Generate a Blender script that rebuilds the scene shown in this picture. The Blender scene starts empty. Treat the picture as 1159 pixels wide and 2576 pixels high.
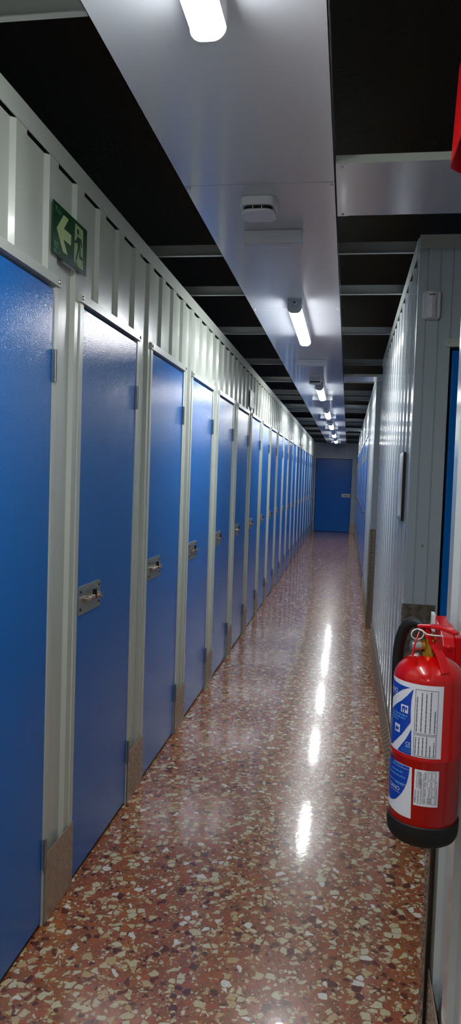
import bpy, bmesh, math, random
from mathutils import Vector, Matrix
random.seed(7)
PI = math.pi
SC = bpy.context.scene
COL = SC.collection

# ------------------------------------------------------------------ materials
def lin(*c):
    return tuple(((v/255.0)/12.92 if v/255.0 <= .04045 else ((v/255.0+.055)/1.055)**2.4) for v in c) + (1,)

def mat(name, rgb, rough=.5, metal=0.0, coat=0.0, coat_rough=.05, spec=.5, emit=None, strength=0):
    m = bpy.data.materials.new(name); m.use_nodes = True
    b = m.node_tree.nodes['Principled BSDF']
    b.inputs['Base Color'].default_value = lin(*rgb)
    b.inputs['Roughness'].default_value = rough
    b.inputs['Metallic'].default_value = metal
    b.inputs['Specular IOR Level'].default_value = spec
    b.inputs['Coat Weight'].default_value = coat
    b.inputs['Coat Roughness'].default_value = coat_rough
    if emit:
        b.inputs['Emission Color'].default_value = lin(*emit)
        b.inputs['Emission Strength'].default_value = strength
    return m

def N(m, t, **kw):
    n = m.node_tree.nodes.new(t)
    for k, v in kw.items():
        if k.startswith('i_'):
            n.inputs[k[2:].replace('_', ' ')].default_value = v
        else:
            setattr(n, k, v)
    return n

def L(m, a, b):
    m.node_tree.links.new(a, b)

def bump(m, scale, strength, dist=.001, detail=2.0, stretch=None, target='Normal'):
    tc = N(m, 'ShaderNodeTexCoord')
    no = N(m, 'ShaderNodeTexNoise'); no.inputs['Scale'].default_value = scale; no.inputs['Detail'].default_value = detail
    src = tc.outputs['Object']
    if stretch:
        mp = N(m, 'ShaderNodeMapping'); mp.inputs['Scale'].default_value = stretch
        L(m, src, mp.inputs['Vector']); src = mp.outputs['Vector']
    L(m, src, no.inputs['Vector'])
    bp = N(m, 'ShaderNodeBump'); bp.inputs['Strength'].default_value = strength; bp.inputs['Distance'].default_value = dist
    L(m, no.outputs['Fac'], bp.inputs['Height'])
    L(m, bp.outputs['Normal'], m.node_tree.nodes['Principled BSDF'].inputs[target])
    return no

M = {}
M['panel'] = mat('white_lacquered_steel', (197, 203, 192), .24, coat=.25, coat_rough=.1)
bump(M['panel'], 6, .12, .002, 1.0, (1, 1, .12))
M['panel_right'] = mat('white_gloss_steel', (198, 205, 206), .16, coat=.5, coat_rough=.05)
bump(M['panel_right'], 5, .07, .002, 1.0, (1, 1, .06))
M['panel_shaded'] = mat('shaded_white_panel_steel', (180, 192, 198), .3)  # white panel darkened and cooled: shade of the unlit passage put in colour
M['checker_guard'] = mat('worn_checker_aluminium', (150, 140, 128), .3, metal=.85)
M['frame'] = mat('white_door_frame', (198, 204, 194), .3)
M['tray'] = mat('white_tray_steel', (196, 200, 206), .2, coat=.5, coat_rough=.07)
bump(M['tray'], 3, .18, .004, 1.0)
M['bar'] = mat('galvanised_white_bar', (190, 194, 194), .35)
M['blue'] = mat('blue_textured_steel', (0, 109, 197), .17, spec=.28)
no = bump(M['blue'], 230, .45, .0013, 1.0)
M['black'] = mat('black_rubber', (10, 10, 12), .6)
M['seal'] = mat('dark_seal', (16, 16, 20), .6)
M['ceiling'] = mat('black_painted_slab', (80, 79, 74), .9, spec=.25)
bump(M['ceiling'], 35, .9, .02, 6.0)
M['checker'] = mat('checker_aluminium', (184, 168, 150), .36, metal=.6)
bump(M['checker'], 30, .15, .002, 3.0)
M['steel'] = mat('brushed_steel', (158, 164, 156), .38, metal=.7)
bump(M['steel'], 120, .1, .001, 2.0, (1, 1, 8))
M['bolt'] = mat('polished_bolt', (214, 186, 172), .16, metal=1.0)
M['screw'] = mat('zinc_screw', (190, 190, 188), .3, metal=.9)
M['darkmetal'] = mat('dark_metal', (34, 34, 34), .4, metal=.6)
M['hinge'] = mat('hinge_steel', (150, 154, 158), .3, metal=.8)
M['plastic'] = mat('white_plastic', (214, 216, 220), .35)
M['plastic_greyed'] = mat('greyed_white_plastic', (176, 180, 188), .4)  # white plastic greyed: unlit tone of the lamp end caps put in colour
M['lens'] = mat('frosted_lens', (206, 210, 218), .3)
M['clear'] = mat('clear_cover', (235, 240, 245), .08)
M['clear'].node_tree.nodes['Principled BSDF'].inputs['Transmission Weight'].default_value = .9
M['lamp'] = mat('lit_diffuser', (255, 255, 255), .4, emit=(250, 253, 255), strength=46)
M['green'] = mat('sign_green', (6, 62, 26), .28)
M['glow'] = mat('photoluminescent_cream', (168, 190, 128), .4)
M['glow2'] = mat('photoluminescent_pale', (140, 168, 118), .4)
M['fine'] = mat('fine_print_green', (86, 150, 110), .4)
M['red'] = mat('extinguisher_red', (186, 0, 0), .25, coat=.4, coat_rough=.04, spec=.3)
M['redplastic'] = mat('red_plastic', (190, 0, 8), .3, spec=.35)
M['brass'] = mat('brass', (200, 150, 60), .25, metal=.9)
M['white'] = mat('white_label', (226, 226, 236), .4)
M['labelblue'] = mat('label_blue', (10, 64, 176), .35)
M['labelcyan'] = mat('label_light_blue', (96, 164, 224), .35)
M['ink'] = mat('dark_ink', (46, 44, 70), .5)
M['wire'] = mat('white_wire', (220, 220, 220), .3)
M['paper'] = mat('paper', (215, 218, 222), .6)

def terrazzo():
    m = bpy.data.materials.new('terrazzo'); m.use_nodes = True
    b = m.node_tree.nodes['Principled BSDF']
    tc = N(m, 'ShaderNodeTexCoord')
    n1 = N(m, 'ShaderNodeTexNoise'); n1.inputs['Scale'].default_value = 45; n1.inputs['Detail'].default_value = 2
    L(m, tc.outputs['Object'], n1.inputs['Vector'])
    sub = N(m, 'ShaderNodeVectorMath', operation='SUBTRACT'); sub.inputs[1].default_value = (.5, .5, .5)
    L(m, n1.outputs['Color'], sub.inputs[0])
    scl = N(m, 'ShaderNodeVectorMath', operation='SCALE'); scl.inputs['Scale'].default_value = .014
    L(m, sub.outputs[0], scl.inputs[0])
    add = N(m, 'ShaderNodeVectorMath', operation='ADD')
    L(m, tc.outputs['Object'], add.inputs[0]); L(m, scl.outputs[0], add.inputs[1])

    def chips(scale, ramp, gap, fac_at, seedoff):
        mp = N(m, 'ShaderNodeMapping'); mp.inputs['Location'].default_value = seedoff
        L(m, add.outputs[0], mp.inputs['Vector'])
        v = N(m, 'ShaderNodeTexVoronoi', voronoi_dimensions='2D'); v.inputs['Scale'].default_value = scale
        e = N(m, 'ShaderNodeTexVoronoi', voronoi_dimensions='2D', feature='DISTANCE_TO_EDGE'); e.inputs['Scale'].default_value = scale
        L(m, mp.outputs[0], v.inputs['Vector']); L(m, mp.outputs[0], e.inputs['Vector'])
        sep = N(m, 'ShaderNodeSeparateColor'); L(m, v.outputs['Color'], sep.inputs[0])
        cr = N(m, 'ShaderNodeValToRGB'); cr.color_ramp.interpolation = 'CONSTANT'
        els = cr.color_ramp.elements
        while len(els) > 1: els.remove(els[-1])
        els[0].position = 0; els[0].color = lin(*ramp[0][1])
        for p, c in ramp[1:]:
            q = els.new(p); q.color = lin(*c)
        L(m, sep.outputs[0], cr.inputs[0])
        # chip present in this cell?
        pres = N(m, 'ShaderNodeMath', operation='LESS_THAN'); pres.inputs[1].default_value = fac_at
        L(m, sep.outputs[1], pres.inputs[0])
        # gap of random width round each chip
        g = N(m, 'ShaderNodeMath', operation='MULTIPLY_ADD'); g.inputs[1].default_value = gap*2.4; g.inputs[2].default_value = gap*.25
        L(m, sep.outputs[2], g.inputs[0])
        gt = N(m, 'ShaderNodeMath', operation='GREATER_THAN')
        L(m, e.outputs['Distance'], gt.inputs[0]); L(m, g.outputs[0], gt.inputs[1])
        mu = N(m, 'ShaderNodeMath', operation='MULTIPLY'); L(m, pres.outputs[0], mu.inputs[0]); L(m, gt.outputs[0], mu.inputs[1])
        return cr.outputs['Color'], mu.outputs[0]

    # binder
    nb = N(m, 'ShaderNodeTexNoise'); nb.inputs['Scale'].default_value = 16; nb.inputs['Detail'].default_value = 5
    L(m, tc.outputs['Object'], nb.inputs['Vector'])
    rb = N(m, 'ShaderNodeValToRGB')
    rb.color_ramp.elements[0].position = .3; rb.color_ramp.elements[0].color = lin(132, 72, 38)
    rb.color_ramp.elements[1].position = .7; rb.color_ramp.elements[1].color = lin(178, 106, 60)
    L(m, nb.outputs['Fac'], rb.inputs[0])
    cur = rb.outputs['Color']
    layers = [
        (140, [(0, (204, 182, 132)), (.25, (180, 108, 60)), (.45, (212, 202, 168)), (.6, (108, 46, 26)), (.8, (182, 104, 68))], .12, .4, (3.1, 1.7, 0)),
        (76, [(0, (166, 76, 34)), (.2, (210, 194, 146)), (.42, (166, 90, 58)), (.6, (94, 36, 20)), (.76, (226, 210, 174)), (.9, (194, 108, 48))], .09, .42, (7.7, 5.2, 0)),
        (39, [(0, (214, 198, 154)), (.2, (178, 94, 40)), (.36, (220, 210, 172)), (.52, (98, 36, 20)), (.67, (240, 234, 220)), (.74, (206, 174, 122)), (.86, (172, 84, 52))], .085, .46, (0, 0, 0)),
    ]
    for sc_, ramp, gap, pa, so in layers:
        c, f = chips(sc_, ramp, gap, pa, so)
        mx = N(m, 'ShaderNodeMix', data_type='RGBA'); L(m, f, mx.inputs[0]); L(m, cur, mx.inputs[6]); L(m, c, mx.inputs[7])
        cur = mx.outputs[2]
    # mottling inside chips
    n2 = N(m, 'ShaderNodeTexNoise'); n2.inputs['Scale'].default_value = 150; n2.inputs['Detail'].default_value = 3
    L(m, tc.outputs['Object'], n2.inputs['Vector'])
    mm = N(m, 'ShaderNodeMapRange'); mm.inputs[1].default_value = .3; mm.inputs[2].default_value = .7; mm.inputs[3].default_value = .82; mm.inputs[4].default_value = 1.1
    L(m, n2.outputs['Fac'], mm.inputs[0])
    ml = N(m, 'ShaderNodeVectorMath', operation='SCALE'); L(m, cur, ml.inputs[0]); L(m, mm.outputs[0], ml.inputs['Scale'])
    # hairline joints between 40 cm tiles
    sx = N(m, 'ShaderNodeSeparateXYZ'); L(m, tc.outputs['Object'], sx.inputs[0])
    js = []
    for k, off in ((0, .155), (1, .12)):
        a = N(m, 'ShaderNodeMath', operation='ADD'); a.inputs[1].default_value = off + 40; L(m, sx.outputs[k], a.inputs[0])
        d = N(m, 'ShaderNodeMath', operation='PINGPONG'); d.inputs[1].default_value = .2; L(m, a.outputs[0], d.inputs[0])
        lt = N(m, 'ShaderNodeMath', operation='LESS_THAN'); lt.inputs[1].default_value = .0007; L(m, d.outputs[0], lt.inputs[0])
        js.append(lt)
    jm = N(m, 'ShaderNodeMath', operation='MAXIMUM'); L(m, js[0].outputs[0], jm.inputs[0]); L(m, js[1].outputs[0], jm.inputs[1])
    jf = N(m, 'ShaderNodeMath', operation='MULTIPLY'); jf.inputs[1].default_value = .45; L(m, jm.outputs[0], jf.inputs[0])
    mj = N(m, 'ShaderNodeMix', data_type='RGBA'); L(m, jf.outputs[0], mj.inputs[0]); L(m, ml.outputs[0], mj.inputs[6]); mj.inputs[7].default_value = lin(90, 60, 48)
    L(m, mj.outputs[2], b.inputs['Base Color'])
    b.inputs['Roughness'].default_value = .26
    b.inputs['Coat Weight'].default_value = .6
    b.inputs['Coat Roughness'].default_value = .065
    n3 = N(m, 'ShaderNodeTexNoise'); n3.inputs['Scale'].default_value = 60; n3.inputs['Detail'].default_value = 3
    L(m, tc.outputs['Object'], n3.inputs['Vector'])
    bp = N(m, 'ShaderNodeBump'); bp.inputs['Strength'].default_value = .12; bp.inputs['Distance'].default_value = .0012
    L(m, n3.outputs['Fac'], bp.inputs['Height']); L(m, bp.outputs['Normal'], b.inputs['Coat Normal'])
    return m
M['terrazzo'] = terrazzo()

# ------------------------------------------------------------------ mesh helpers
class MB:
    def __init__(self): self.v = []; self.f = []; self.s = []
    def add(self, vs, fs, smooth=False):
        o = len(self.v); self.v += [tuple(p) for p in vs]
        for f in fs: self.f.append(tuple(i+o for i in f)); self.s.append(smooth)
        return self
    def box(self, x0, x1, y0, y1, z0, z1, bev=0):
        if bev:
            return self.prism_rr((x0+x1)/2, (y0+y1)/2, x1-x0, y1-y0, z0, z1, bev)
        v = [(x, y, z) for z in (z0, z1) for y in (y0, y1) for x in (x0, x1)]
        return self.add(v, [(0, 2, 3, 1), (4, 5, 7, 6), (0, 1, 5, 4), (2, 6, 7, 3), (0, 4, 6, 2), (1, 3, 7, 5)])
    def prism(self, poly, a, b, axis='z', smooth=False):
        """poly of 2D points extruded from a to b along axis: 'z' -> (x,y), 'y' -> (x,z), 'x' -> (y,z)."""
        def P(p, t): return {'z': (p[0], p[1], t), 'y': (p[0], t, p[1]), 'x': (t, p[0], p[1])}[axis]
        n = len(poly); vs = [P(p, a) for p in poly] + [P(p, b) for p in poly]
        fs = [(i, (i+1) % n, n+(i+1) % n, n+i) for i in range(n)]
        o = len(self.v); self.v += vs
        for f in fs: self.f.append(tuple(i+o for i in f)); self.s.append(smooth)
        self.f.append(tuple(o+i for i in reversed(range(n)))); self.s.append(False)
        self.f.append(tuple(o+n+i for i in range(n))); self.s.append(False)
        return self
    def rr(self, cx, cy, w, h, r, seg=5):
        pts = []
        for qx, qy, a0 in ((1, 1, 0), (-1, 1, 90), (-1, -1, 180), (1, -1, 270)):
            for i in range(seg+1):
                a = math.radians(a0+90*i/seg)
                pts.append((cx+qx*(w/2-r)+r*math.cos(a), cy+qy*(h/2-r)+r*math.sin(a)))
        return pts
    def prism_rr(self, cx, cy, w, h, z0, z1, r): return self.prism(self.rr(cx, cy, w, h, r), z0, z1, 'z')
    def cyl(self, p, q, r, r2=None, n=16, smooth=True):
        p = Vector(p); q = Vector(q); d = (q-p).normalized()
        u = d.orthogonal().normalized(); w = d.cross(u); r2 = r if r2 is None else r2
        vs = [p+u*r*math.cos(2*PI*i/n)+w*r*math.sin(2*PI*i/n) for i in range(n)]
        vs += [q+u*r2*math.cos(2*PI*i/n)+w*r2*math.sin(2*PI*i/n) for i in range(n)]
        o = len(self.v); self.v += [tuple(x) for x in vs]
        for i in range(n): self.f.append((o+i, o+(i+1) % n, o+n+(i+1) % n, o+n+i)); self.s.append(smooth)
        self.f.append(tuple(o+i for i in reversed(range(n)))); self.s.append(False)
        self.f.append(tuple(o+n+i for i in range(n))); self.s.append(False)
        return self
    def tube(self, pts, r, n=12, flat=None, closed=False):
        """swept tube through pts; r a radius or a list; flat = (a, b) half-axes factor for an oval section."""
        pts = [Vector(p) for p in pts]; k = len(pts); rs = r if isinstance(r, (list, tuple)) else [r]*k
        o = len(self.v); up = None
        for i, p in enumerate(pts):
            a = pts[(i-1) % k] if (closed or i) else pts[0]; b = pts[(i+1) % k] if (closed or i < k-1) else pts[-1]
            d = (b-a).normalized()
            if up is None: up = d.orthogonal().normalized()
            up = (up-d*up.dot(d)).normalized(); w = d.cross(up)
            fx, fy = flat if flat else (1, 1)
            for j in range(n):
                t = 2*PI*j/n; self.v.append(tuple(p+up*rs[i]*fx*math.cos(t)+w*rs[i]*fy*math.sin(t)))
        rng = k if closed else k-1
        for i in range(rng):
            for j in range(n):
                i2 = (i+1) % k
                self.f.append((o+i*n+j, o+i*n+(j+1) % n, o+i2*n+(j+1) % n, o+i2*n+j)); self.s.append(True)
        if not closed:
            self.f.append(tuple(o+j for j in reversed(range(n)))); self.s.append(False)
            self.f.append(tuple(o+(k-1)*n+j for j in range(n))); self.s.append(False)
        return self
    def lathe(self, prof, n=64, c=(0, 0, 0)):
        """prof: list of (radius, z) bottom to top, closed with caps."""
        o = len(self.v); k = len(prof)
        for r, z in prof:
            for j in range(n):
                t = 2*PI*j/n; self.v.append((c[0]+r*math.cos(t), c[1]+r*math.sin(t), c[2]+z))
        for i in range(k-1):
            for j in range(n):
                self.f.append((o+i*n+j, o+i*n+(j+1) % n, o+(i+1)*n+(j+1) % n, o+(i+1)*n+j)); self.s.append(True)
        self.f.append(tuple(o+j for j in reversed(range(n)))); self.s.append(False)
        self.f.append(tuple(o+(k-1)*n+j for j in range(n))); self.s.append(False)
        return self
    def build(self, name, m, parent=None, loc=None, bevel=0, sharp=40):
        me = bpy.data.meshes.new(name); me.from_pydata(self.v, [], self.f); me.validate()
        if len(me.polygons) == len(self.s):
            me.polygons.foreach_set('use_smooth', self.s)
        bm = bmesh.new(); bm.from_mesh(me); bmesh.ops.recalc_face_normals(bm, faces=bm.faces); bm.to_mesh(me); bm.free()
        me.materials.append(m)
        if any(self.s): me.set_sharp_from_angle(angle=math.radians(sharp))
        o = bpy.data.objects.new(name, me); COL.objects.link(o)
        if loc: o.location = loc
        if parent: o.parent = parent
        if bevel:
            bv = o.modifiers.new('edge', 'BEVEL'); bv.width = bevel; bv.segments = 2; bv.limit_method = 'ANGLE'
        return o

def tag(o, label, cat, group=None, kind=None):
    o['label'] = label; o['category'] = cat
    if group: o['group'] = group
    if kind: o['kind'] = kind
    return o

def thing(name, label, cat, loc=(0, 0, 0), rz=0, group=None, kind=None):
    o = bpy.data.objects.new(name, None); COL.objects.link(o)
    o.empty_display_size = .05; o.location = loc; o.rotation_euler = (0, 0, rz)
    return tag(o, label, cat, group, kind)

def kids(o): return [c for c in COL.objects if c.parent == o]
def dup(o, loc, rz=0, label=None, group=None):
    def rec(src, par):
        c = src.copy(); COL.objects.link(c); c.parent = par
        for ch in kids_of.get(src.name, []): rec(ch, c)
        return c
    kids_of = {}
    for c in COL.objects:
        if c.parent: kids_of.setdefault(c.parent.name, []).append(c)
    r = rec(o, None); r.location = loc; r.rotation_euler = (0, 0, rz)
    if label: r['label'] = label
    if group: r['group'] = group
    return r

ORD = 'first second third fourth fifth sixth seventh eighth ninth tenth eleventh twelfth thirteenth fourteenth fifteenth sixteenth seventeenth eighteenth nineteenth twentieth twenty-first twenty-second'.split()

# ------------------------------------------------------------------ dimensions (metres; camera stands at x=0, y=0)
XL, XR, XF = -.925, .262, .245        # wall faces: left row, right near/middle, right far
YE = 20.55                            # end wall
ZL, ZR = 2.495, 2.525                 # wall tops
DH, DW, PITCH = 2.045, .646, .9       # doors
T = 2.44                              # underside of the lighting channel
DOORS_L = [(1.522+PITCH*i, 1.522+PITCH*i+DW) for i in range(21)]
DOORS_R = [(9.55+PITCH*i, 9.55+PITCH*i+DW) for i in range(12)]
YBACK = -3.2

# ------------------------------------------------------------------ wall building blocks
PER, DEP = .225, .014
def profile(y0, y1, phase):
    """(y, depth) break points of the trapezoid sheet between y0 and y1; depth 0 = raised."""
    marks = []
    k0 = math.floor((y0-phase)/PER)-1; k1 = math.ceil((y1-phase)/PER)+1
    for k in range(k0, k1+1):
        b = phase+k*PER
        marks += [(b, 0), (b+.066, 0), (b+.078, 1), (b+.213, 1)]
    out = []
    def at(y):
        for (a, da), (b, db) in zip(marks, marks[1:]):
            if a <= y <= b: return da+(db-da)*(y-a)/(b-a)
        return 1
    out.append((y0, at(y0)))
    out += [(y, d) for y, d in marks if y0 < y < y1]
    out.append((y1, at(y1)))
    return out

def sheet(mb, X, sg, y0, y1, z0, z1, phase=2.12):
    """corrugated sheet whose raised ribs lie at x = X, facing sg (+1: +x)."""
    poly = [(X-sg*DEP*d, y) for y, d in profile(y0, y1, phase)]
    poly += [(X-sg*.04, y1), (X-sg*.04, y0)]
    mb.prism(poly, z0, z1, 'z')

def lug_plate(mb, u0, u1, z0, z1, place, kind='diamond', th=.002):
    """checker plate: place(u, h, z) maps plate coords to a point, h = height above the wall."""
    def bx(ua, ub, ha, hb, za, zb):
        v = [place(u, h, z) for z in (za, zb) for h in (ha, hb) for u in (ua, ub)]
        mb.add(v, [(0, 2, 3, 1), (4, 5, 7, 6), (0, 1, 5, 4), (2, 6, 7, 3), (0, 4, 6, 2), (1, 3, 7, 5)])
    bx(u0, u1, 0, th, z0, z1)
    def lug(cu, cz, ang, ln, wd):
        ca, sa = math.cos(ang), math.sin(ang)
        base = [(-ln/2, 0), (0, -wd/2), (ln/2, 0), (0, wd/2)]
        vs = [place(cu+a*ca-b*sa, th, cz+a*sa+b*ca) for a, b in base] + [place(cu-ln*.2*ca, th+.0028, cz-ln*.2*sa), place(cu+ln*.2*ca, th+.0028, cz+ln*.2*sa)]
        mb.add(vs, [(0, 1, 5, 4), (1, 2, 5), (2, 3, 4, 5), (3, 0, 4)])
    if kind == 'diamond':
        p = .03; r = 0; z = z0+.016
        while z < z1-.008:
            u = u0+.014+(p/2 if r % 2 else 0); c = 0
            while u < u1-.006:
                lug(u, z, PI/2+(.5 if (c+r) % 2 else -.5), .02, .008); u += p; c += 1
            z += p*.8; r += 1
    else:
        p = .036; nu = max(1, int((u1-u0)/p)); nz = max(1, int((z1-z0)/p))
        for i in range(nu):
            for j in range(nz):
                cu = u0+(i+.5)*(u1-u0)/nu; cz = z0+(j+.5)*(z1-z0)/nz
                a = PI/4 if (i+j) % 2 else -PI/4
                for k in range(5):
                    t = (k-2)*.0068
                    lug(cu-math.sin(a)*t, cz+math.cos(a)*t, a, .036-.004*abs(k-2), .0042)

def screw(mb, p, axis, r=.006, h=.004):
    q = list(p); i = 'xyz'.index(axis[-1]); q[i] += h*(-1 if axis[0] == '-' else 1)
    mb.cyl(p, q, r, r*.7, 10)

def row_wall(name, label, X, sg, y0, y1, ztop, doors, m, phase=2.12, kick=None, lip=.004):
    """one run of storage-unit wall: sheet, rails, frames, headers, kick plates."""
    mb = MB()
    cuts = [(a-.036, b+.03) for a, b in doors]
    sheet(mb, X, sg, y0, y1, 2.06, ztop-.0615, phase)
    lo = y0
    segs = []
    for a, b in cuts:
        segs.append((lo, a)); lo = b
    segs.append((lo, y1))
    for a, b in segs:
        if b-a > .01: sheet(mb, X, sg, a, b, 0, 2.06, phase)
    w = mb.build(name, m)
    tag(w, label, 'wall', kind='structure')
    # top rail: thin front plate and a flange lying on top
    r = MB()
    r.box(min(X+sg*.001, X+sg*.005), max(X+sg*.001, X+sg*.005), y0, y1, ztop-.062, ztop)
    r.box(min(X-sg*.05, X+sg*.001), max(X-sg*.05, X+sg*.001), y0, y1, ztop-.006, ztop)
    ny = int((y1-y0)/2.4)
    r.build('top_rail', M['frame'], w)
    for i, (a, b) in enumerate(doors):
        f = MB()
        for (p, q, h) in ((a-.036, a-.004, lip), (b+.004, b+.03, lip*.7)):
            f.box(min(X-sg*.045, X+sg*h), max(X-sg*.045, X+sg*h), p, q, 0, DH+.012)
        f.build('door_frame', M['frame'], w)
        hd = MB()
        hd.box(min(X-sg*.02, X+sg*.011), max(X-sg*.02, X+sg*.011), a-.045, b+.035, DH+.012, DH+.04)
        hd.box(min(X-sg*.02, X+sg*.003), max(X-sg*.02, X+sg*.003), a-.045, b+.035, DH+.04, DH+.046)
        ho = hd.build('door_header', M['frame'], w)
        sm = MB()
        for yy in (a-.03, b+.02): screw(sm, (X+sg*.011, yy, DH+.026), ('' if sg > 0 else '-')+'x', .008, .004)
        sm.build('screw', M['screw'], ho)
    if kick:
        prev = kick[0]
        spans = []
        for a, b in doors:
            spans.append((prev, a-.003)); prev = b+.013
        spans.append((prev, kick[1]))
        for a, b in spans:
            if b-a > .02:
                k = MB(); lug_plate(k, a, b, .002, .235, lambda u, h, z: (X+sg*(.0055+h), u, z))
                k.build('kick_plate', M['checker'], w)
    return w

# ------------------------------------------------------------------ the setting
fl = MB().box(-1.2, 2.4, YBACK-.3, YE+.3, -.1, 0).build('floor', M['terrazzo'])
tag(fl, 'polished red brown terrazzo floor with cream stone chips', 'floor', kind='structure')
ce = MB().box(-4.5, 4.5, YBACK-.3, YE+.3, 3.15, 3.3).build('ceiling', M['ceiling'])
tag(ce, 'rough black painted ceiling slab above the white crossbars', 'ceiling', kind='structure')

wl = row_wall('wall_left', 'long corrugated white metal wall holding the row of blue storage doors', XL, 1, YBACK, YE, ZL, DOORS_L, M['panel'], 2.12, (1.3, YE-.01))

# right near run (behind the extinguisher)
Y1, Y2, Y3, Y4 = 1.935, 3.2, 6.45, 7.35
wr = row_wall('wall_right', 'white corrugated metal wall behind the fire extinguisher', XR, -1, YBACK, Y1, ZR, [], M['panel_right'], .03)
k = MB(); lug_plate(k, .9, Y1-.07, .002, .237, lambda u, h, z: (XR-.0055-h, u, z)); k.build('kick_plate', M['checker'], wr)
k = MB(); lug_plate(k, Y1-.075, Y1+.004, .002, .96, lambda u, h, z: (XR-.016-h, u, z))
k.box(XR-.016, XR+.02, Y1+.0005, Y1+.004, .002, .96); k.build('corner_guard', M['checker_guard'], wr)
wm = row_wall('wall_right', 'white corrugated metal wall holding the hanging notice', XR, -1, Y2+.041, Y3, ZR, [], M['panel_right'], 3.25)
k = MB(); lug_plate(k, Y2+.045, Y3, .002, .237, lambda u, h, z: (XR-.0055-h, u, z)); k.build('kick_plate', M['checker'], wm)
wf = row_wall('wall_right', 'white corrugated metal wall holding the far short row of blue doors', XF, -1, Y4+.041, YE, ZR, DOORS_R, M['panel_right'], 7.4, (Y4+.05, YE-.01), .0012)

def cross_wall(name, label, Y, sg, x0, x1, ztop, m, grooves=(), door=None):
    """flat panel wall across the corridor; front at y = Y, facing sg along y (-1 = towards the camera); thin vertical grooves."""
    mb = MB(); cuts = sorted(grooves)
    def strip(a, b, z0, z1):
        pts = [(a, 0)]
        for g in cuts:
            if a+.004 < g < b-.004: pts += [(g-.0025, 0), (g-.001, 1), (g+.001, 1), (g+.0025, 0)]
        pts.append((b, 0))
        poly = [(x, Y-sg*.006*d) for x, d in pts] + [(b, Y-sg*.04), (a, Y-sg*.04)]
        mb.prism(poly, z0, z1, 'z')
    if door:
        a, b = door
        strip(x0, a-.012, 0, DH+.012); strip(b+.012, x1, 0, DH+.012); strip(x0, x1, DH+.012, ztop)
    else:
        strip(x0, x1, 0, ztop)
    w = mb.build(name, m); tag(w, label, 'wall', kind='structure')
    r = MB(); r.box(x0-.001, x1, min(Y, Y+sg*.004), max(Y, Y+sg*.004), ztop-.055, ztop); r.build('top_rail', M['frame'], w)
    if door:
        h = MB(); h.box(door[0]-.03, door[1]+.03, min(Y, Y+sg*.012), max(Y, Y+sg*.012), DH+.012, DH+.045)
        screw(h, (door[0]-.018, Y+sg*.012, DH+.03), ('' if sg > 0 else '-')+'y', .005, .003)
        h.build('door_header', M['frame'], w)
    return w

wp = cross_wall('wall_recess', 'white panel wall across the first side passage, holding the motion sensor', Y2, -1, XR, 2.3, ZR, M['panel_shaded'], [.299, .352, .403, .46], (.415, 1.06))
k = MB(); lug_plate(k, XR-.004, .393, .002, .957, lambda u, h, z: (u, Y2-.002-h, z), 'five')
lug_plate(k, Y2-.004, Y2+.04, .002, .957, lambda u, h, z: (XR-.004-h, u, z))
for xx in (XR+.012, .38):
    screw(k, (xx, Y2-.004, .935), '-y', .005, .003)
k.build('corner_guard', M['checker_guard'], wp)
s = MB(); screw(s, (.328, Y2-.0005, 1.21), '-y', .006, .004); s.build('screw', M['screw'], wp)
wq = cross_wall('wall_recess', 'end panel of the far right wall run with the tall checker plate guard', Y4, -1, XF-.002, 2.3, ZR, M['panel_shaded'], [.3, .36])
k = MB(); lug_plate(k, XF-.006, .32, .002, 1.0, lambda u, h, z: (u, Y4-.002-h, z), 'five')
lug_plate(k, Y4-.003, Y4+.05, .002, 1.0, lambda u, h, z: (XF-.008-h, u, z)); k.build('corner_guard', M['checker_guard'], wq)
cross_wall('wall_recess', 'panel wall of the first side passage behind the extinguisher wall', Y1, 1, XR+.04, 2.3, ZR, M['panel'])
cross_wall('wall_recess', 'panel wall of the second side passage behind the notice wall', Y3, 1, XR+.04, 2.3, ZR, M['panel'])
for ya, yb, nm in ((Y1, Y2, 'first'), (Y3, Y4, 'second')):
    w = MB().box(2.3, 2.34, ya-.05, yb+.05, 0, ZR).build('wall_recess', M['panel'])
    tag(w, 'panel closing the far end of the %s side passage' % nm, 'wall', kind='structure')
ED = (-.885, .092)
wend = cross_wall('wall_end', 'white panel wall closing the far end of the corridor', YE, -1, XL-.02, XF+.02, 2.5, M['panel_shaded'], [-.8, -.68, -.55, -.42, -.36, -.3, -.24, -.1, 0, .12, .2], ED)
for a, b in ((XL+.006, ED[0]-.006), (ED[1]+.006, XF-.006)):
    k = MB(); lug_plate(k, a, b, .002, .25, lambda u, h, z: (u, YE-.002-h, z)); k.build('kick_plate', M['checker'], wend)
wb = MB().box(XL-.1, XR+.1, YBACK-.05, YBACK, 0, 3.1).build('wall_back', M['panel'])
tag(wb, 'white panel wall closing the corridor behind the viewer', 'wall', kind='structure')

# ------------------------------------------------------------------ storage doors
def rrx(mb, cy, cz, w, h, x0, x1, r): return mb.prism(mb.rr(cy, cz, w, h, r), x0, x1, 'x')

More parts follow.
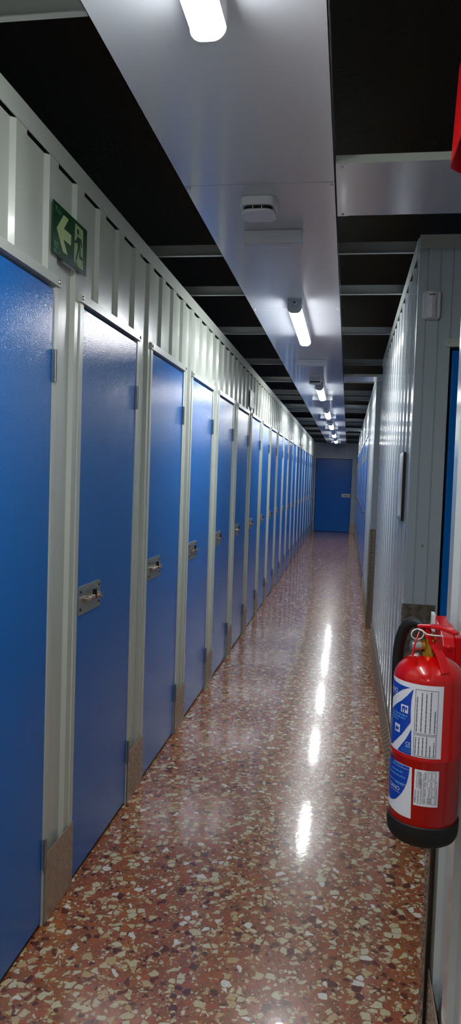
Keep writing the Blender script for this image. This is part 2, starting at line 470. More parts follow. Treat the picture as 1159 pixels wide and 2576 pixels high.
def make_door(label, group):
    t = thing('storage_door', label, 'door', (0, 0, 0), 0, group, 'thing')
    p = MB().box(-.032, 0, 0, DW, .014, DH)
    p.build('door_panel', M['blue'], t, bevel=.003)
    MB().box(-.026, -.003, .002, DW-.002, .001, .014).build('bottom_seal', M['seal'], t)
    pl = MB(); rrx(pl, .124, 1.02, .23, .102, 0, .0035, .008); po = pl.build('latch_plate', M['steel'], t)
    for yy, zz in ((.03, 1.052), (.03, .988), (.222, 1.054), (.222, .99)):
        s = MB(); screw(s, (.0035, yy, zz), 'x', .0055, .003); s.build('screw', M['darkmetal'], po)
    b = MB(); b.cyl((.012, .055, 1.019), (.012, .205, 1.019), .0065, n=12)
    b.build('bolt', M['bolt'], po)
    for yy in (.062, .105, .142):
        g = MB(); g.box(.0035, .0195, yy-.005, yy+.005, 1.0105, 1.0275); g.build('bolt_guide', M['bolt'], po, bevel=.002)
    h = MB(); h.box(.012, .02, .150, .156, 1.012, 1.05); h.box(.014, .02, .122, .156, 1.045, 1.05); h.box(.014, .02, .122, .127, 1.03, 1.05); h.build('bolt_handle', M['darkmetal'], po)
    e = MB(); e.box(.0035, .026, .185, .215, 1.022, 1.027); e.box(.0035, .026, .185, .215, 1.01, 1.015); e.build('hasp', M['bolt'], po)
    for zz in (.19, 1.76):
        hg = MB(); hg.cyl((.008, DW+.006, zz), (.008, DW+.006, zz+.1), .0052, n=12)
        hg.box(.003, .006, DW-.004, DW+.006, zz, zz+.1); hg.box(.0032, .006, DW+.006, DW+.014, zz, zz+.1)
        hg.build('hinge', M['hinge'], t)
    return t

lab0 = 'blue storage door cut by the picture edge, nearest of the long row'
proto = make_door(lab0, 'blue doors of the long row')
proto.location = (XL, DOORS_L[0][0], 0)
far_left = len(DOORS_L)
for i, (a, b) in enumerate(DOORS_L[1:], 1):
    if i == 1: lab = 'blue storage door with a bright glare at its top, second of the long row'
    elif i == far_left-1: lab = 'blue storage door at the end of the long row, next to the end wall'
    else: lab = 'blue storage door, %s of the long row counted from the near end' % ORD[i]
    dup(proto, (XL, a, 0), 0, lab)
for i, (a, b) in enumerate(DOORS_R):
    lab = 'blue storage door, %s of the short row past the second side passage' % ORD[i]
    dup(proto, (XF-.002, b, 0), PI, lab, 'blue doors of the short row')

# the end door and the door in the side passage
def plain_door(label, x0, x1, Y, plate):
    t = thing('storage_door', label, 'door', ((x0+x1)/2, Y, 0), 0, None, 'thing'); w = (x1-x0)/2
    MB().box(-w, w, -.002, .03, .012, DH).build('door_panel', M['blue'], t, bevel=.003)
    MB().box(-w+.002, w-.002, .004, .028, .001, .012).build('bottom_seal', M['seal'], t)
    if plate:
        p = MB(); p.prism(p.rr(w-.125, 1.035, .235, .1, .008), -.006, -.002, 'y'); po = p.build('latch_plate', M['steel'], t)
        b = MB(); b.cyl((w-.18, -.014, 1.033), (w-.07, -.014, 1.033), .0065, n=12); b.build('bolt', M['darkmetal'], po)
        for xx in (w-.225, w-.025):
            for zz in (1.003, 1.067):
                s = MB(); screw(s, (xx, -.006, zz), '-y', .005, .003); s.build('screw', M['darkmetal'], po)
    return t
plain_door('wide blue door closing the far end of the corridor', ED[0], ED[1], YE-.004, True)
plain_door('blue door in the side passage, a thin strip behind the extinguisher wall', .415, 1.06, Y2+.006, False)

# ------------------------------------------------------------------ ceiling steelwork
BAR_Y = [1.64, 3.46, 4.21, 5.35, 6.76, 7.98, 9.13, 9.76, 10.87, 11.55, 13.3, 14.2, 15.7, 17.4, 19.9]
ZB = 2.527
near_names = {0: 'white metal crossbar nearest the viewer, crossing above the first lamp',
              1: 'white metal crossbar just past the near emergency light',
              14: 'white metal crossbar right above the end wall, last of the crossbars'}
for i, y in enumerate(BAR_Y):
    b = MB()
    x0, x1 = -1.15, .5
    b.box(x0, x1, y, y+.003, ZB, ZB+.055); b.box(x0, x1, y-.016, y, ZB, ZB+.003); b.box(x0, x1, y+.003, y+.04, ZB+.052, ZB+.055)
    o = b.build('ceiling_crossbar', M['bar'])
    tag(o, near_names.get(i, 'white metal crossbar under the black ceiling, %s from the near end' % ORD[i]), 'crossbar', 'crossbars under the black ceiling', 'thing')

tr = thing('lighting_channel', 'long white metal channel overhead carrying the lamps and detectors', 'cable tray', (0, 0, 0), 0, None, 'thing')
TX0, TX1 = -.578, -.079
seams = [YBACK+.05, -1.2, .6, 2.404, 4.145, 6.035, 7.8, 9.6, 11.4, 13.2, 15.0, 16.8, 18.6, 20.3]
for a, b in zip(seams, seams[1:]):
    p = MB(); a2, b2 = a+.002, b-.002
    p.box(TX0, TX1, a2, b2, T, T+.002); p.box(TX0, TX0+.002, a2, b2, T, T+.06); p.box(TX1-.002, TX1, a2, b2, T, T+.06)
    po = p.build('channel_panel', M['tray'], tr)
    s = MB()
    for xx in (TX0+.012, TX1-.012): screw(s, (xx, a2+.02, T), '-z', .006, .004)
    s.build('screw', M['screw'], po)
hg = MB()
for y in BAR_Y:
    for xx in (-.5, -.16): hg.cyl((xx, y-.008, T+.002), (xx, y-.008, ZB), .004, n=8)
hg.build('hanger_rod', M['screw'], tr)

def branch(y0, y1, x1, label):
    t = thing('branch_channel', label, 'cable tray', (TX1+.004, y0, T), 0, 'branch channels', 'thing')
    w = y1-y0; l = x1-TX1
    MB().box(0, l, 0, w, 0, .002).build('channel_panel', M['tray'], t)
    MB().box(0, l, -.002, 0, 0, .024).build('near_flange', M['frame'], t)
    MB().box(0, l, w, w+.002, 0, .024).build('far_flange', M['frame'], t)
    e = MB(); e.box(0, .035, .002, w-.002, -.003, 0); eo = e.build('joint_strip', M['tray'], t)
    s = MB()
    for yy in (.02, w-.02): screw(s, (.018, yy, -.003), '-z', .005, .004)
    s.build('screw', M['screw'], eo)
    return t
branch(2.27, 2.71, 2.25, 'wide white branch channel over the first side passage, near the smoke detector')
branch(6.88, 7.22, 2.25, 'white branch channel over the second side passage')
branch(14.25, 14.6, .24, 'small far branch channel above the short row of blue doors')

# ------------------------------------------------------------------ lamps
LX = -.318
def make_lamp(label):
    t = thing('ceiling_lamp', label, 'lamp', (0, 0, 0), 0, 'batten lamps on the lighting channel')
    def half(w, z0, z1, n=10, r=.028):
        pts = [(-w/2, z0)]
        for i in range(n+1): a = PI+PI/2*i/n; pts.append((-w/2+r+r*math.cos(a), z1+r+r*math.sin(a)))
        for i in range(n+1): a = 1.5*PI+PI/2*i/n; pts.append((w/2-r+r*math.cos(a), z1+r+r*math.sin(a)))
        pts.append((w/2, z0)); return pts
    MB().box(-.0375, .0375, .004, .996, -.046, 0).build('housing', M['plastic'], t)
    MB().prism(half(.071, -.044, -.073, 10, .026), .016, .985, 'y', True).build('diffuser', M['lamp'], t)
    for a, b in ((0, .017), (.984, 1.0)):
        c = MB().prism(half(.076, 0, -.074), a, b, 'y', True); c.build('end_cap', M['plastic_greyed'], t)
    g = MB(); g.cyl((0, 0, -.024), (0, -.022, -.024), .013, .011, 14); go = g.build('cable_gland', M['plastic_greyed'], t)
    MB().cyl((0, -.0215, -.024), (0, -.0235, -.024), .0055, n=12).build('gland_hole', M['black'], go)
    return t
LAMP_Y = [.51, 3.93, 7.36, 9.9, 12.2, 14.75, 17.15]
LAB = ['lit white batten lamp at the very top, cut by the picture edge', 'lit white batten lamp with a round cable gland, past the near emergency light']
lamp = None
for i, y in enumerate(LAMP_Y):
    lab = LAB[i] if i < 2 else 'lit white batten lamp, %s along the channel from the near end' % ORD[i]
    if i == len(LAMP_Y)-1: lab = 'lit white batten lamp nearest the end wall, last along the channel'
    if lamp is None:
        lamp = make_lamp(lab); lamp.location = (LX, y, T)
    else:
        dup(lamp, (LX, y, T), 0, lab)
dup(lamp, (LX, -2.3, T), 0, 'lit white batten lamp over the corridor behind the viewer')

def make_emergency(label):
    t = thing('emergency_light', label, 'emergency light', (0, 0, 0), 0, 'emergency lights across the channel')
    MB().box(-.113, .113, 0, .05, -.028, 0).build('housing', M['plastic'], t, bevel=.005)
    c = MB(); pts = [(-.001, -.026), (.003, -.05), (.01, -.053), (.042, -.053), (.049, -.05), (.052, -.026)]
    c.prism(pts, -.115, .115, 'x'); c.build('cover', M['lens'], t, bevel=.002)
    return t
EM_Y = [2.84, 5.9, 8.46, 11.0, 13.3, 15.9, 18.35]
em = None
for i, y in enumerate(EM_Y):
    lab = 'unlit flat white emergency light close behind the near smoke detector' if i == 0 else 'unlit white emergency light, %s along the channel from the near end' % ORD[i]
    if em is None: em = make_emergency(lab); em.location = (-.325, y, T)
    else: dup(em, (-.325, y, T), 0, lab)

def make_detector(label):
    t = thing('smoke_detector', label, 'smoke detector', (0, 0, 0), 0, 'smoke detectors on the channel')
    b = MB(); b.prism(b.rr(0, 0, .122, .122, .03, 8), -.03, 0, 'z', True); b.build('base', M['plastic'], t, bevel=.003)
    c = MB(); c.prism(c.rr(0, 0, .1, .1, .026, 8), -.042, -.03, 'z', True); c.build('vent_core', M['darkmetal'], t)
    f = MB()
    for i in range(10):
        a = 2*PI*i/10; f.cyl((.05*math.cos(a), .05*math.sin(a), -.043), (.05*math.cos(a), .05*math.sin(a), -.029), .003, n=8)
    f.build('vent_rib', M['plastic'], t)
    d = MB(); d.prism(d.rr(0, 0, .112, .112, .03, 8), -.052, -.042, 'z', True); d.build('cap', M['plastic'], t, bevel=.003)
    return t
sd = make_detector('rounded square white smoke detector nearest the viewer on the overhead channel')
sd.location = (-.343, 2.555, T)
dup(sd, (-.347, 7.05, T), 0, 'white smoke detector just before the third batten lamp')
dup(sd, (-.325, 11.95, T), 0, 'small far white smoke detector before the fifth batten lamp')

# ------------------------------------------------------------------ exit signs
OY, OZ = 2.265, 2.2247      # sign centre
def P2(pts): return [(y-OY, z-OZ) for y, z in pts]
def make_sign(label):
    t = thing('exit_sign', label, 'sign', (0, 0, 0), 0, 'green exit signs on the long wall')
    MB().box(0, .0025, -.143, .143, -.0775, .0775).build('sign_panel', M['green'], t)
    def flat(name, polys, m, x):
        b = MB()
        for p in polys: b.prism(p, .0024, x, 'x')
        return b.build(name, m, t)
    flat('arrow', [P2([(2.2007, 2.2819), (2.2427, 2.2825), (2.2045, 2.2413), (2.2665, 2.2412), (2.2646, 2.2076), (2.2033, 2.2077), (2.2388, 2.169), (2.2009, 2.1691), (2.1491, 2.2262)])], M['glow'], .0029)
    flat('doorway', [P2([(2.2989, 2.2911), (2.3698, 2.2892), (2.3712, 2.1995), (2.387, 2.196), (2.381, 2.187), (2.3701, 2.1893), (2.3791, 2.1593), (2.3305, 2.1592), (2.318, 2.172), (2.294, 2.1692)]),
                     P2([(2.2954, 2.1675), (2.3046, 2.1696), (2.3169, 2.1603), (2.3051, 2.1618)])], M['glow2'], .0029)
    head = [(2.3232+.0088*math.cos(2*PI*i/16)-OY, 2.2705+.0088*math.sin(2*PI*i/16)-OZ) for i in range(16)]
    torso = P2([(2.3212, 2.2548), (2.3332, 2.2537), (2.3537, 2.2554), (2.3639, 2.2331), (2.3582, 2.2294), (2.3422, 2.2467), (2.3492, 2.218), (2.3496, 2.2001), (2.3839, 2.1959), (2.379, 2.1894), (2.3389, 2.1889), (2.3397, 2.2151), (2.3356, 2.215), (2.316, 2.1747), (2.306, 2.1736), (2.325, 2.2204), (2.3189, 2.2381), (2.3094, 2.2284), (2.2944, 2.2285), (2.2972, 2.2361), (2.3056, 2.2357)])
    flat('running_figure', [head, torso], M['green'], .0034)
    pr = []
    for (z0, w, h) in ((.0, .034, .0035), (-.0055, .03, .0015), (-.009, .032, .0015), (-.0125, .028, .0015), (-.016, .03, .0015), (-.024, .02, .004), (-.03, .03, .0015)):
        y0 = 2.131-OY; zz = 2.184-OZ+z0; pr.append([(y0, zz-h), (y0+w, zz-h), (y0+w, zz), (y0, zz)])
    pr.append([(2.172-OY+.003*math.cos(2*PI*i/12), 2.158-OZ+.003*math.sin(2*PI*i/12)) for i in range(12)])
    pr.append(P2([(2.134, 2.291), (2.139, 2.291), (2.143, 2.286), (2.1465, 2.291), (2.15, 2.291), (2.145, 2.283), (2.145, 2.276), (2.141, 2.276), (2.141, 2.283)]))
    for dz in (0, .004, .008): pr.append(P2([(2.153, 2.2835-dz), (2.18, 2.2835-dz), (2.18, 2.2822-dz), (2.153, 2.2822-dz)]))
    flat('fine_print', pr, M['fine'], .0028)
    MB().box(-.006, 0, -.055, .045, -.086, -.06).build('wall_bracket', M['clear'], t)
    MB().box(-.0105, -.005, -.05, .04, -.05, .05).build('spacer', M['plastic_greyed'], t)
    return t
SX = XL+.0108
sg = make_sign('large near green exit sign with arrow and running figure, above the first two doors')
sg.location = (SX, OY, OZ)
dup(sg, (SX, 6.78, 2.205), 0, 'small far green exit sign above the blue doors halfway along the long wall')
dup(sg, (SX, 14.2, 2.2), 0, 'tiny most distant exit sign high on the long wall')

# ------------------------------------------------------------------ motion sensor, notice
ms = thing('motion_sensor', 'white plastic motion sensor on the panel wall of the side passage', 'motion sensor', (.318, Y2, 2.228))
b = MB(); b.prism(b.rr(0, 0, .074, .118, .014, 6), -.028, 0, 'y'); b.build('body', M['plastic'], ms, bevel=.006)
b = MB()
pts = [(-.026, -.026), (-.016, -.036), (0, -.039), (.016, -.036), (.026, -.026)]
b.prism(pts, -.056, .056, 'z'); b.build('front_shell', M['plastic'], ms, bevel=.004)
b = MB(); pts = [(-.02, -.028), (-.012, -.0385), (0, -.0405), (.012, -.0385), (.02, -.028)]
b.prism(pts, -.026, .024, 'z'); b.build('lens', M['lens'], ms)
MB().box(-.013, .013, -.0398, -.036, .038, .0415).build('indicator_slot', M['black'], ms)

nt = thing('notice', 'white notice sheet curling off its dark shadowed board on the glossy corrugated wall', 'notice', (XR, 3.45, 1.46))
MB().box(-.012, -.0005, 0, .21, -.16, .16).build('backing', M['black'], nt)  # black slab painted in for the sheet's dark, shadowed back
b = MB(); n = 14
front = []
for i in range(n+1):
    u = i/n; y = -.004+.216*u
    front.append((y, -.0135-.016*math.sin(PI*min(1, u*1.25))*(1-u)))
for j in range(8):
    pass
grid = []
for j in range(13):
    v = j/12; z = -.158+.316*v; curl = .35+1.3*math.sin(PI*v)**2*(.6+.4*v)
    for y, x in front: grid.append((-.0128-(-x-.0135)*curl, y, z))
w = n+1
fs = [(j*w+i, j*w+i+1, (j+1)*w+i+1, (j+1)*w+i) for j in range(12) for i in range(n)]
b.add(grid, fs, True); so = b.build('paper_sheet', M['paper'], nt)
md = so.modifiers.new('thick', 'SOLIDIFY'); md.thickness = .0006; md.offset = -1

# ------------------------------------------------------------------ fire extinguisher
EX, EY, ER = .181, 1.52, .0695
fx = thing('fire_extinguisher', 'red fire extinguisher with black hose and base hung on the near right wall', 'fire extinguisher', (EX, EY, .752))
def zz(z): return z-.752
body = [(.062, .772), (ER, .785), (ER, .93), (ER+.0008, .9315), (ER+.0008, .9345), (ER, .936), (ER, 1.0885)]
for i in range(1, 13):
    a = PI/2*i/12; body.append((ER*math.cos(a)*.86+ER*.14*(1-i/12), 1.0885+.046*math.sin(a)))
body = [(max(r, .014), zz(z)) for r, z in body] + [(.014, zz(1.145))]
MB().lathe(body, 96).build('cylinder', M['red'], fx)
base = [(.05, 0), (.058, .0015), (.066, .007), (.0705, .016), (.0722, .03), (.0722, .046), (.0706, .0475), (.069, .0478)]
MB().lathe(base, 96).build('base_ring', M['black'], fx)

def band(mb, f0, f1, z0, z1, rr, n=None):
    """patch on the cylinder between angles f0..f1 (degrees, 0 = facing -y) with bottom/top functions or values."""
    n = n or max(2, int(abs(f1-f0)/3)+1); o = len(mb.v)
    for i in range(n+1):
        f = f0+(f1-f0)*i/n; a = math.radians(f)
        for z in (z0, z1):
            h = z(f) if callable(z) else z
            mb.v.append((rr*math.sin(a), -rr*math.cos(a), zz(h)))
    for i in range(n):
        mb.f.append((o+2*i, o+2*i+2, o+2*i+3, o+2*i+1)); mb.s.append(True)
def poly_band(mb, poly, rr, step=2.0):
    """fill a polygon given in (angle, z) on the cylinder by vertical strips."""
    fs = sorted(set([p[0] for p in poly])); lo, hi = fs[0], fs[-1]
    xs = sorted(set(fs+[lo+(hi-lo)*i/max(1, int((hi-lo)/step)) for i in range(int((hi-lo)/step)+1)]))
    def cross(f):
        c = []
        for (a, za), (b, zb) in zip(poly, poly[1:]+poly[:1]):
            if (a <= f < b) or (b <= f < a): c.append(za+(zb-za)*(f-a)/(b-a))
        return sorted(c)
    for a, b in zip(xs, xs[1:]):
        e = (b-a)*1e-4; ca, cb = cross(a+e), cross(b-e)
        for k in range(0, min(len(ca), len(cb))-1, 2):
            o = len(mb.v)
            for f, h in ((a, ca[k]), (b, cb[k]), (b, cb[k+1]), (a, ca[k+1])):
                t = math.radians(f); mb.v.append((rr*math.sin(t), -rr*math.cos(t), zz(h)))
            mb.f.append((o, o+1, o+2, o+3)); mb.s.append(True)
def frame_band(mb, f0, f1, z0, z1, rr, tf=.7, tz=.0009):
    band(mb, f0, f1, z0, z0+tz, rr); band(mb, f0, f1, z1-tz, z1, rr); band(mb, f0, f0+tf, z0, z1, rr, 1); band(mb, f1-tf, f1, z0, z1, rr, 1)

def text_mesh(s, size):
    cu = bpy.data.curves.new('txt', 'FONT'); cu.body = s; cu.size = size
    o = bpy.data.objects.new('txt', cu); COL.objects.link(o)
    bpy.context.view_layer.update()
    me = bpy.data.meshes.new_from_object(o.evaluated_get(bpy.context.evaluated_depsgraph_get()))
    vs = [v.co.copy() for v in me.vertices]; fs = [tuple(p.vertices) for p in me.polygons]
    bpy.data.objects.remove(o); bpy.data.meshes.remove(me); bpy.data.curves.remove(cu)
    return vs, fs
def text_band(mb, s, f, z, rr, w=None, h=.004, vertical=False, slope=0.0):
    """text on the cylinder: start angle f, base z; w = length along the reading direction in metres."""
    vs, fs = text_mesh(s, 1.0)
    x1 = max(v.x for v in vs); y1 = max(v.y for v in vs); sx = (w/x1) if w else h/.7; sy = h/.72
    o = len(mb.v)
    for v in vs:
        u, t = v.x*sx, v.y*sy
        if vertical: du, dz = -t, u         # reads upwards
        else: du, dz = u, t+u*slope
        a = math.radians(f)+du/ER; mb.v.append((rr*math.sin(a), -rr*math.cos(a), zz(z+dz)))
    for q in fs: mb.f.append(tuple(i+o for i in q)); mb.s.append(False)

R1, R2, R3 = ER+.0004, ER+.0008, ER+.0012
lb = MB(); band(lb, -112, 18.3, .940, 1.0852, R1); up = lb.build('label', M['white'], fx)
q = MB()
poly_band(q, [(-112, 1.082), (-94, 1.0803), (-75, 1.077), (-55, 1.0755), (-36.2, 1.0752), (-50, 1.068), (-65, 1.056), (-80, 1.044), (-94.1, 1.0354), (-112, 1.03)], R2)
poly_band(q, [(-30.3, 1.0742), (-33.3, 1.0493), (-33.6, 1.028), (-32.7, 1.0063), (-40, .993), (-48.9, .9768), (-62, .961), (-76.9, .9452), (-90, .9425), (-112, .942), (-112, .995), (-94.1, 1.0094), (-80, 1.02), (-66, 1.033), (-52.4, 1.0444), (-41, 1.058)], R2)
poly_band(q, [(-31, .9937), (-29.5, .9404), (-57.5, .9415), (-50, .954), (-41.5, .9678), (-36, .98)], R2)
q.build('blue_print', M['labelblue'], up)
q = MB()
text_band(q, 'ZANO', -93.5, 1.0565, R3, w=.036, h=.009)
band(q, -93, -62, 1.0525, 1.0533, R3)
band(q, -52.8, -38, 1.022, 1.0378, R3); band(q, -67, -53.5, .9785, .9945, R3)
text_band(q, 'CE', -40.2, .959, R3, w=.0105, h=.0068)
q.build('white_print', M['white'], up)
q = MB()
for (f, z, w) in ((-78, 1.0145, .048), (-80, 1.0085, .046), (-81, 1.0025, .028), (-92, .995, .02), (-92, .989, .02), (-92, .983, .018)):
    n = int(w/.0034)
    for i in range(n):
        a = f+math.degrees(w*i/n/ER); band(q, a, a+math.degrees(.0022/ER), z, z+.0026+.0008*((i*7) % 3), R3, 1)
band(q, -41, -31.6, .9545, .9575, R3)
frame_band(q, -47.6, -31.6, .9455, .9505, R3, .5, .0006)
q.build('light_print', M['labelcyan'], up)
q = MB()
poly_band(q, [(-50.5, 1.0225), (-50.5, 1.033), (-47.5, 1.0355), (-44, 1.0345), (-44, 1.0225), (-46, 1.0225), (-46.5, 1.030), (-48.5, 1.030), (-48.5, 1.0225)], R3+.0004)
band(q, -43, -40, 1.0285, 1.0345, R3+.0004)
poly_band(q, [(-65.5, .9835), (-62, .9915), (-58, .987), (-55.5, .990), (-57, .981), (-60, .984), (-63, .980)], R3+.0004)
q.build('pictogram', M['labelblue'], up)
q = MB()
frame_band(q, -26.5, 10, .9873, 1.0755, R2, .6, .0008); frame_band(q, -26.4, 9.7, .9423, .9852, R2, .6, .0008)
def fine(f, z0, z1, wd=1.9):
    z = z0; k = int(abs(f*13))
    while z < z1-.002:
        ln = .0009+.0004*((k*5) % 4)
        poly_band(q, [(f-wd/2, z), (f+wd/2*(.6+.4*((k*3) % 2)), z), (f+wd/2, min(z1, z+ln*.7)), (f-wd/2*(.5+.5*(k % 2)), min(z1, z+ln))], R2, 5)
        z += ln+(.00035 if k % 5 else .001); k += 1
for f, a, b in ((-22.9, .991, 1.0623), (-15.4, .991, 1.0698), (-8.3, .991, 1.0717), (-1.2, .991, 1.0726), (5.9, .991, 1.0364)): fine(f, a, b)
for f, a, b in ((-23.1, .945, .981), (-17.8, .945, .982), (-11.6, .9445, .983), (-5.7, .9443, .983), (-.1, .944, .968), (6, .9444, .974)): fine(f, a, b, 1.7)
q.build('ink_print', M['ink'], up)
# lower shield shaped label
lb = MB(); poly_band(lb, [(-112, .921), (-94, .9204), (-76, .9187), (-45, .9175), (-26.8, .9164), (-25.4, .813), (-45, .8135), (-72.8, .8175), (-112, .822)], R1); lo = lb.build('label', M['white'], fx)
q = MB(); poly_band(q, [(-112, .915), (-90, .9195), (-75, .9195), (-50, .917), (-30.7, .9155), (-31.3, .906), (-32.4, .8962), (-35, .882), (-38.9, .8699), (-44, .858), (-49.5, .8496), (-56, .841), (-63.5, .836), (-71, .8335), (-78, .8331), (-92, .838), (-104, .85), (-112, .868)], R2); q.build('blue_print', M['labelblue'], lo)
q = MB(); band(q, -70, -31, .9100, .9106, R3); band(q, -80, -36, .8775, .8781, R3)
text_band(q, 'ZANO', -77, .8605, R3, w=.0345, h=.0085); band(q, -75, -48, .8565, .8571, R3)
q.build('white_print', M['white'], lo)
q = MB()
for (f, z, w) in ((-70, .8985, .034), (-78, .8895, .05), (-66, .9135, .03), (-60, .8735, .026)):
    n = int(w/.0036)
    for i in range(n):
        a = f+math.degrees(w*i/n/ER); band(q, a, a+math.degrees(.0022/ER), z, z+.003+.0012*((i*5) % 3)*.6, R3, 1)
q.build('light_print', M['labelcyan'], lo)
# maintenance sticker
lb = MB(); band(lb, -22.3, 16.8, .8431, .9157, R1); st = lb.build('service_sticker', M['white'], fx)
q = MB()
frame_band(q, -18.1, -11.7, .8796, .9115, R2, .5, .0006)
for (f0, f1, z0, z1) in ((-1, 4.4, .8978, .9127), (5.5, 11.5, .8976, .9127), (-1.5, 4.2, .8814, .8955), (5.5, 11.6, .8805, .8953), (5.6, 11.6, .8639, .8788), (5.6, 11.7, .8487, .8623), (-.8, 5, .8495, .861)):
    frame_band(q, f0, f1, z0, z1, R2, .4, .0005)
for s, f, z, w, h in (('1660105', -12.6, .8815, .0285, .0046), ('Valkuncia', -18.6, .8475, .027, .0042), ('N\u00ba de Fabricaci\u00f3n', -13.8, .8475, .0265, .0034), ('Presi\u00f3n m\u00e1xima admisible (bar)   15', -9.6, .8475, .06, .0032), ('Fecha   Empresa   Fecha   Empresa', -3.6, .849, .063, .0036), ('2018', 3.8, .8505, .0095, .0042), ('Presi\u00f3n', 3.0, .8635, .0165, .0034), ('Presi\u00f3n de prueba (bar)   25', 14.6, .8485, .046, .003)):
    text_band(q, s, f, z, R2, w, h, True)
band(q, -7.4, -6.9, .848, .912, R2, 1)
q.build('ink_print', M['ink'], st)

# valve, handles, hose, pin (world coordinates, shifted into the extinguisher's frame)
def W(x, y, z): return (x-EX, y-EY, z-.752)
v = MB(); v.cyl(W(EX, EY, 1.128), W(EX, EY, 1.14), .022, n=24); v.cyl(W(EX, EY, 1.138), W(EX, EY, 1.165), .0165, .0145, 24)
v.cyl(W(EX, EY, 1.15), W(EX-.027, EY-.004, 1.15), .0105, n=20); v.cyl(W(EX, EY, 1.16), W(EX, EY, 1.178), .010, n=20)
v.build('brass_valve', M['brass'], fx)
g = MB(); g.cyl(W(EX-.022, EY-.01, 1.152), W(EX-.036, EY-.013, 1.1505), .0115, n=14, smooth=False); g.cyl(W(EX-.036, EY-.013, 1.1505), W(EX-.04, EY-.0138, 1.1503), .0095, n=20)
g.build('pressure_gauge', M['screw'], fx)
def rib(mb, pts, wd, th, side):
    """flat handle strip swept through pts with width wd along side."""
    side = Vector(side).normalized(); o = len(mb.v); k = len(pts)
    wds = wd if isinstance(wd, (list, tuple)) else [wd]*k
    for i, p in enumerate(pts):
        p = Vector(p); a = Vector(pts[max(0, i-1)]); b = Vector(pts[min(k-1, i+1)]); d = (b-a).normalized(); n = d.cross(side).normalized()
        for s_, t_ in ((-1, -1), (1, -1), (1, 1), (-1, 1)): mb.v.append(tuple(p+side*s_*wds[i]/2+n*t_*th/2))
    for i in range(k-1):
        for j in range(4): mb.f.append((o+i*4+j, o+i*4+(j+1) % 4, o+i*4+4+(j+1) % 4, o+i*4+4+j)); mb.s.append(False)
    mb.f.append((o+3, o+2, o+1, o)); mb.s.append(False); mb.f.append(tuple(o+(k-1)*4+j for j in range(4))); mb.s.append(False)
lv = MB()
rib(lv, [W(.160, 1.535, 1.186), W(.172, 1.525, 1.189), W(.186, 1.508, 1.1925), W(.203, 1.49, 1.1935), W(.216, 1.476, 1.191), W(.224, 1.468, 1.187)], [.018, .022, .024, .024, .02, .012], .007, (.75, .66, 0))
lv.build('lever', M['redplastic'], fx, bevel=.002)
lw = MB()
rib(lw, [W(.171, 1.53, 1.184), W(.176, 1.522, 1.172), W(.184, 1.51, 1.158), W(.193, 1.495, 1.146), W(.2005, 1.482, 1.132), W(.2055, 1.47, 1.116), W(.2075, 1.464, 1.108)], [.02, .02, .02, .021, .022, .022, .02], .004, (.8, .6, 0))
lw.build('carry_handle', M['redplastic'], fx, bevel=.0015)
ck = MB(); rib(ck, [W(.1745, 1.512, 1.186), W(.1775, 1.509, 1.172), W(.183, 1.504, 1.156)], .012, .003, (.8, .6, 0))
rib(ck, [W(.1935, 1.512, 1.186), W(.195, 1.506, 1.166), W(.199, 1.500, 1.148)], .012, .003, (.8, .6, 0)); ck.build('handle_cheek', M['redplastic'], fx)
pn = MB(); ring = []
c0 = Vector(W(.1525, 1.50, 1.176))
for i in range(24):
    a = 2*PI*i/24; ring.append(c0+Vector((.0125*math.cos(a), .004*math.cos(a), .0105*math.sin(a))))
pn.tube(ring, .0014, 8, closed=True)
pn.tube([c0+Vector((.0, 0, .0105)), W(.162, 1.496, 1.184), W(.170, 1.494, 1.178), W(.185, 1.492, 1.177), W(.202, 1.49, 1.1775)], .0014, 8)
pn.build('safety_pin', M['wire'], fx)
sl = MB(); sl.tube([W(.155, 1.495, 1.182), W(.151, 1.488, 1.172), W(.146, 1.482, 1.157), W(.143, 1.478, 1.142)], .0018, 8); sl.cyl(W(.144, 1.4785, 1.1425), W(.1415, 1.4775, 1.137), .0034, n=10)
sl.build('tamper_seal', M['redplastic'], fx)
hs = MB()
hp = [(.178, 1.538, 1.166), (.170, 1.546, 1.182), (.158, 1.552, 1.189), (.147, 1.56, 1.189), (.138, 1.568, 1.182), (.131, 1.575, 1.168), (.1265, 1.582, 1.150), (.1235, 1.588, 1.128), (.1225, 1.592, 1.10), (.123, 1.595, 1.06), (.125, 1.597, 1.0), (.13, 1.6, .93), (.138, 1.602, .87)]
hs.tube([W(*p) for p in hp], [.009, .0095, .0105, .0115, .0118]+[.0118]*6+[.0118, .0118], 16)
hs.build('hose', M['black'], fx)
MB().cyl(W(.138, 1.602, .874), W(.146, 1.604, .80), .0125, .015, 16).build('nozzle', M['black'], fx)
# wall bracket (a thing of its own: the extinguisher hangs from it)
br = thing('extinguisher_bracket', 'red wall bracket from which the fire extinguisher hangs', 'bracket', (XR-.0005, 1.74, 1.09))
b = MB(); b.box(-.012, 0, -.1, .07, -.09, .055); b.build('back_plate', M['redplastic'], br, bevel=.002)
b = MB(); pts = [(-.1, -.09), (-.1, .035), (-.085, .05), (.07, .072), (.07, -.09)]
b.prism(pts, -.04, -.012, 'x'); b.build('housing', M['redplastic'], br, bevel=.003)
b = MB(); b.prism([(.045, .035), (.07, .035), (.07, .08), (.045, .076)], -.048, -.04, 'x'); b.build('catch', M['plastic'], br)
b = MB(); screw(b, (-.025, -.1, .03), '-y', .006, .002); b.build('rivet', M['redplastic'], br)
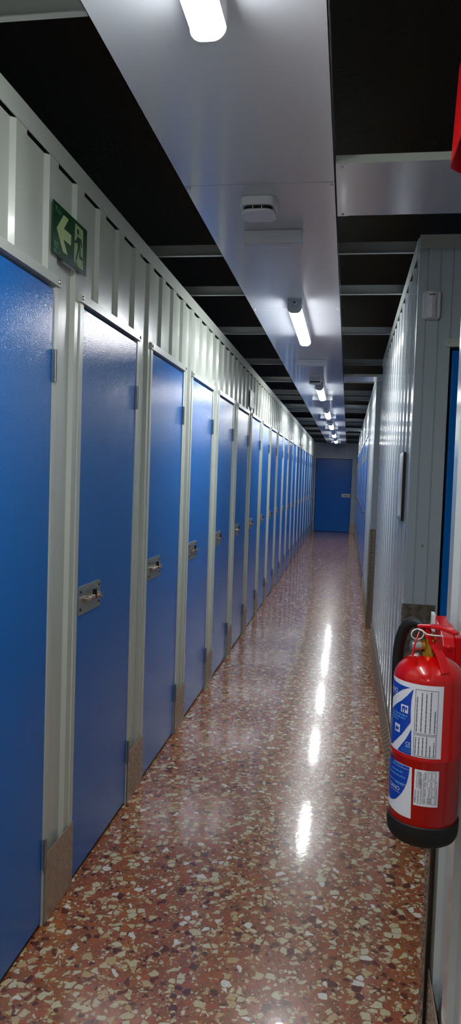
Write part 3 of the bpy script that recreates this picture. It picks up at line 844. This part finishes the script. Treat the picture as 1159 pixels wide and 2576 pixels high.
# the curved red sign above
sgn = thing('extinguisher_sign', 'red curved sign sticking out high on the near right wall, cut by the picture edge', 'sign', (XR-.0005, 1.62, 2.29))
b = MB(); n = 18
def bow(u): return .066*min(1, 1.5*math.sin(PI*u))
for zi in (0, 1):
    pass
pts = [(-bow(i/n), -.16+.32*i/n) for i in range(n+1)]
inner = [(x*.94+.0, y) for x, y in reversed(pts[1:-1])]
o0 = len(b.v)
lo_ = [(x, y, -.105) for x, y in pts]; hi_ = [(x*.86, y, .105) for x, y in pts]
lo2 = [(x+.003, y, -.105) for x, y in pts]; hi2 = [(x*.86+.003, y, .105) for x, y in pts]
k_ = n+1; b.v += lo_+hi_+lo2+hi2
for i in range(n):
    b.f += [(i, i+1, k_+i+1, k_+i), (2*k_+i+1, 2*k_+i, 3*k_+i, 3*k_+i+1), (i+1, i, 2*k_+i, 2*k_+i+1), (k_+i, k_+i+1, 3*k_+i+1, 3*k_+i)]; b.s += [True]*2+[False]*2
b.build('sign_sheet', M['redplastic'], sgn)

# ------------------------------------------------------------------ world, camera, colour management
wd = bpy.data.worlds.new('World'); SC.world = wd; wd.use_nodes = True
wd.node_tree.nodes['Background'].inputs[0].default_value = (.02, .022, .026, 1)
wd.node_tree.nodes['Background'].inputs[1].default_value = .15

f_px, yaw, pitch, roll, cam_h = 1825.12, math.radians(9.0701), math.radians(-2.8629), math.radians(-1.9069), 1.484
fw = Vector((-math.sin(yaw)*math.cos(pitch), math.cos(yaw)*math.cos(pitch), math.sin(pitch)))
rt = Vector((math.cos(yaw), math.sin(yaw), 0)); upv = rt.cross(fw)
rt, upv = rt*math.cos(roll)-upv*math.sin(roll), rt*math.sin(roll)+upv*math.cos(roll)
cd = bpy.data.cameras.new('camera'); cam = bpy.data.objects.new('camera', cd); COL.objects.link(cam)
cam.matrix_world = Matrix(((rt.x, upv.x, -fw.x, 0), (rt.y, upv.y, -fw.y, 0), (rt.z, upv.z, -fw.z, cam_h), (0, 0, 0, 1)))
cd.sensor_fit = 'VERTICAL'; cd.sensor_height = 36; cd.sensor_width = 36*1159/2576; cd.lens = 36*f_px/2576
cd.clip_start = .02; cd.clip_end = 100
SC.camera = cam
SC.view_settings.view_transform = 'Standard'; SC.view_settings.look = 'None'
SC.view_settings.exposure = 0.5; SC.view_settings.gamma = 1.0
SC.view_settings.use_curve_mapping = False
SC.cycles.use_denoising = True
SC.cycles.max_bounces = 10; SC.cycles.diffuse_bounces = 6; SC.cycles.glossy_bounces = 6
SC.cycles.sample_clamp_indirect = 6
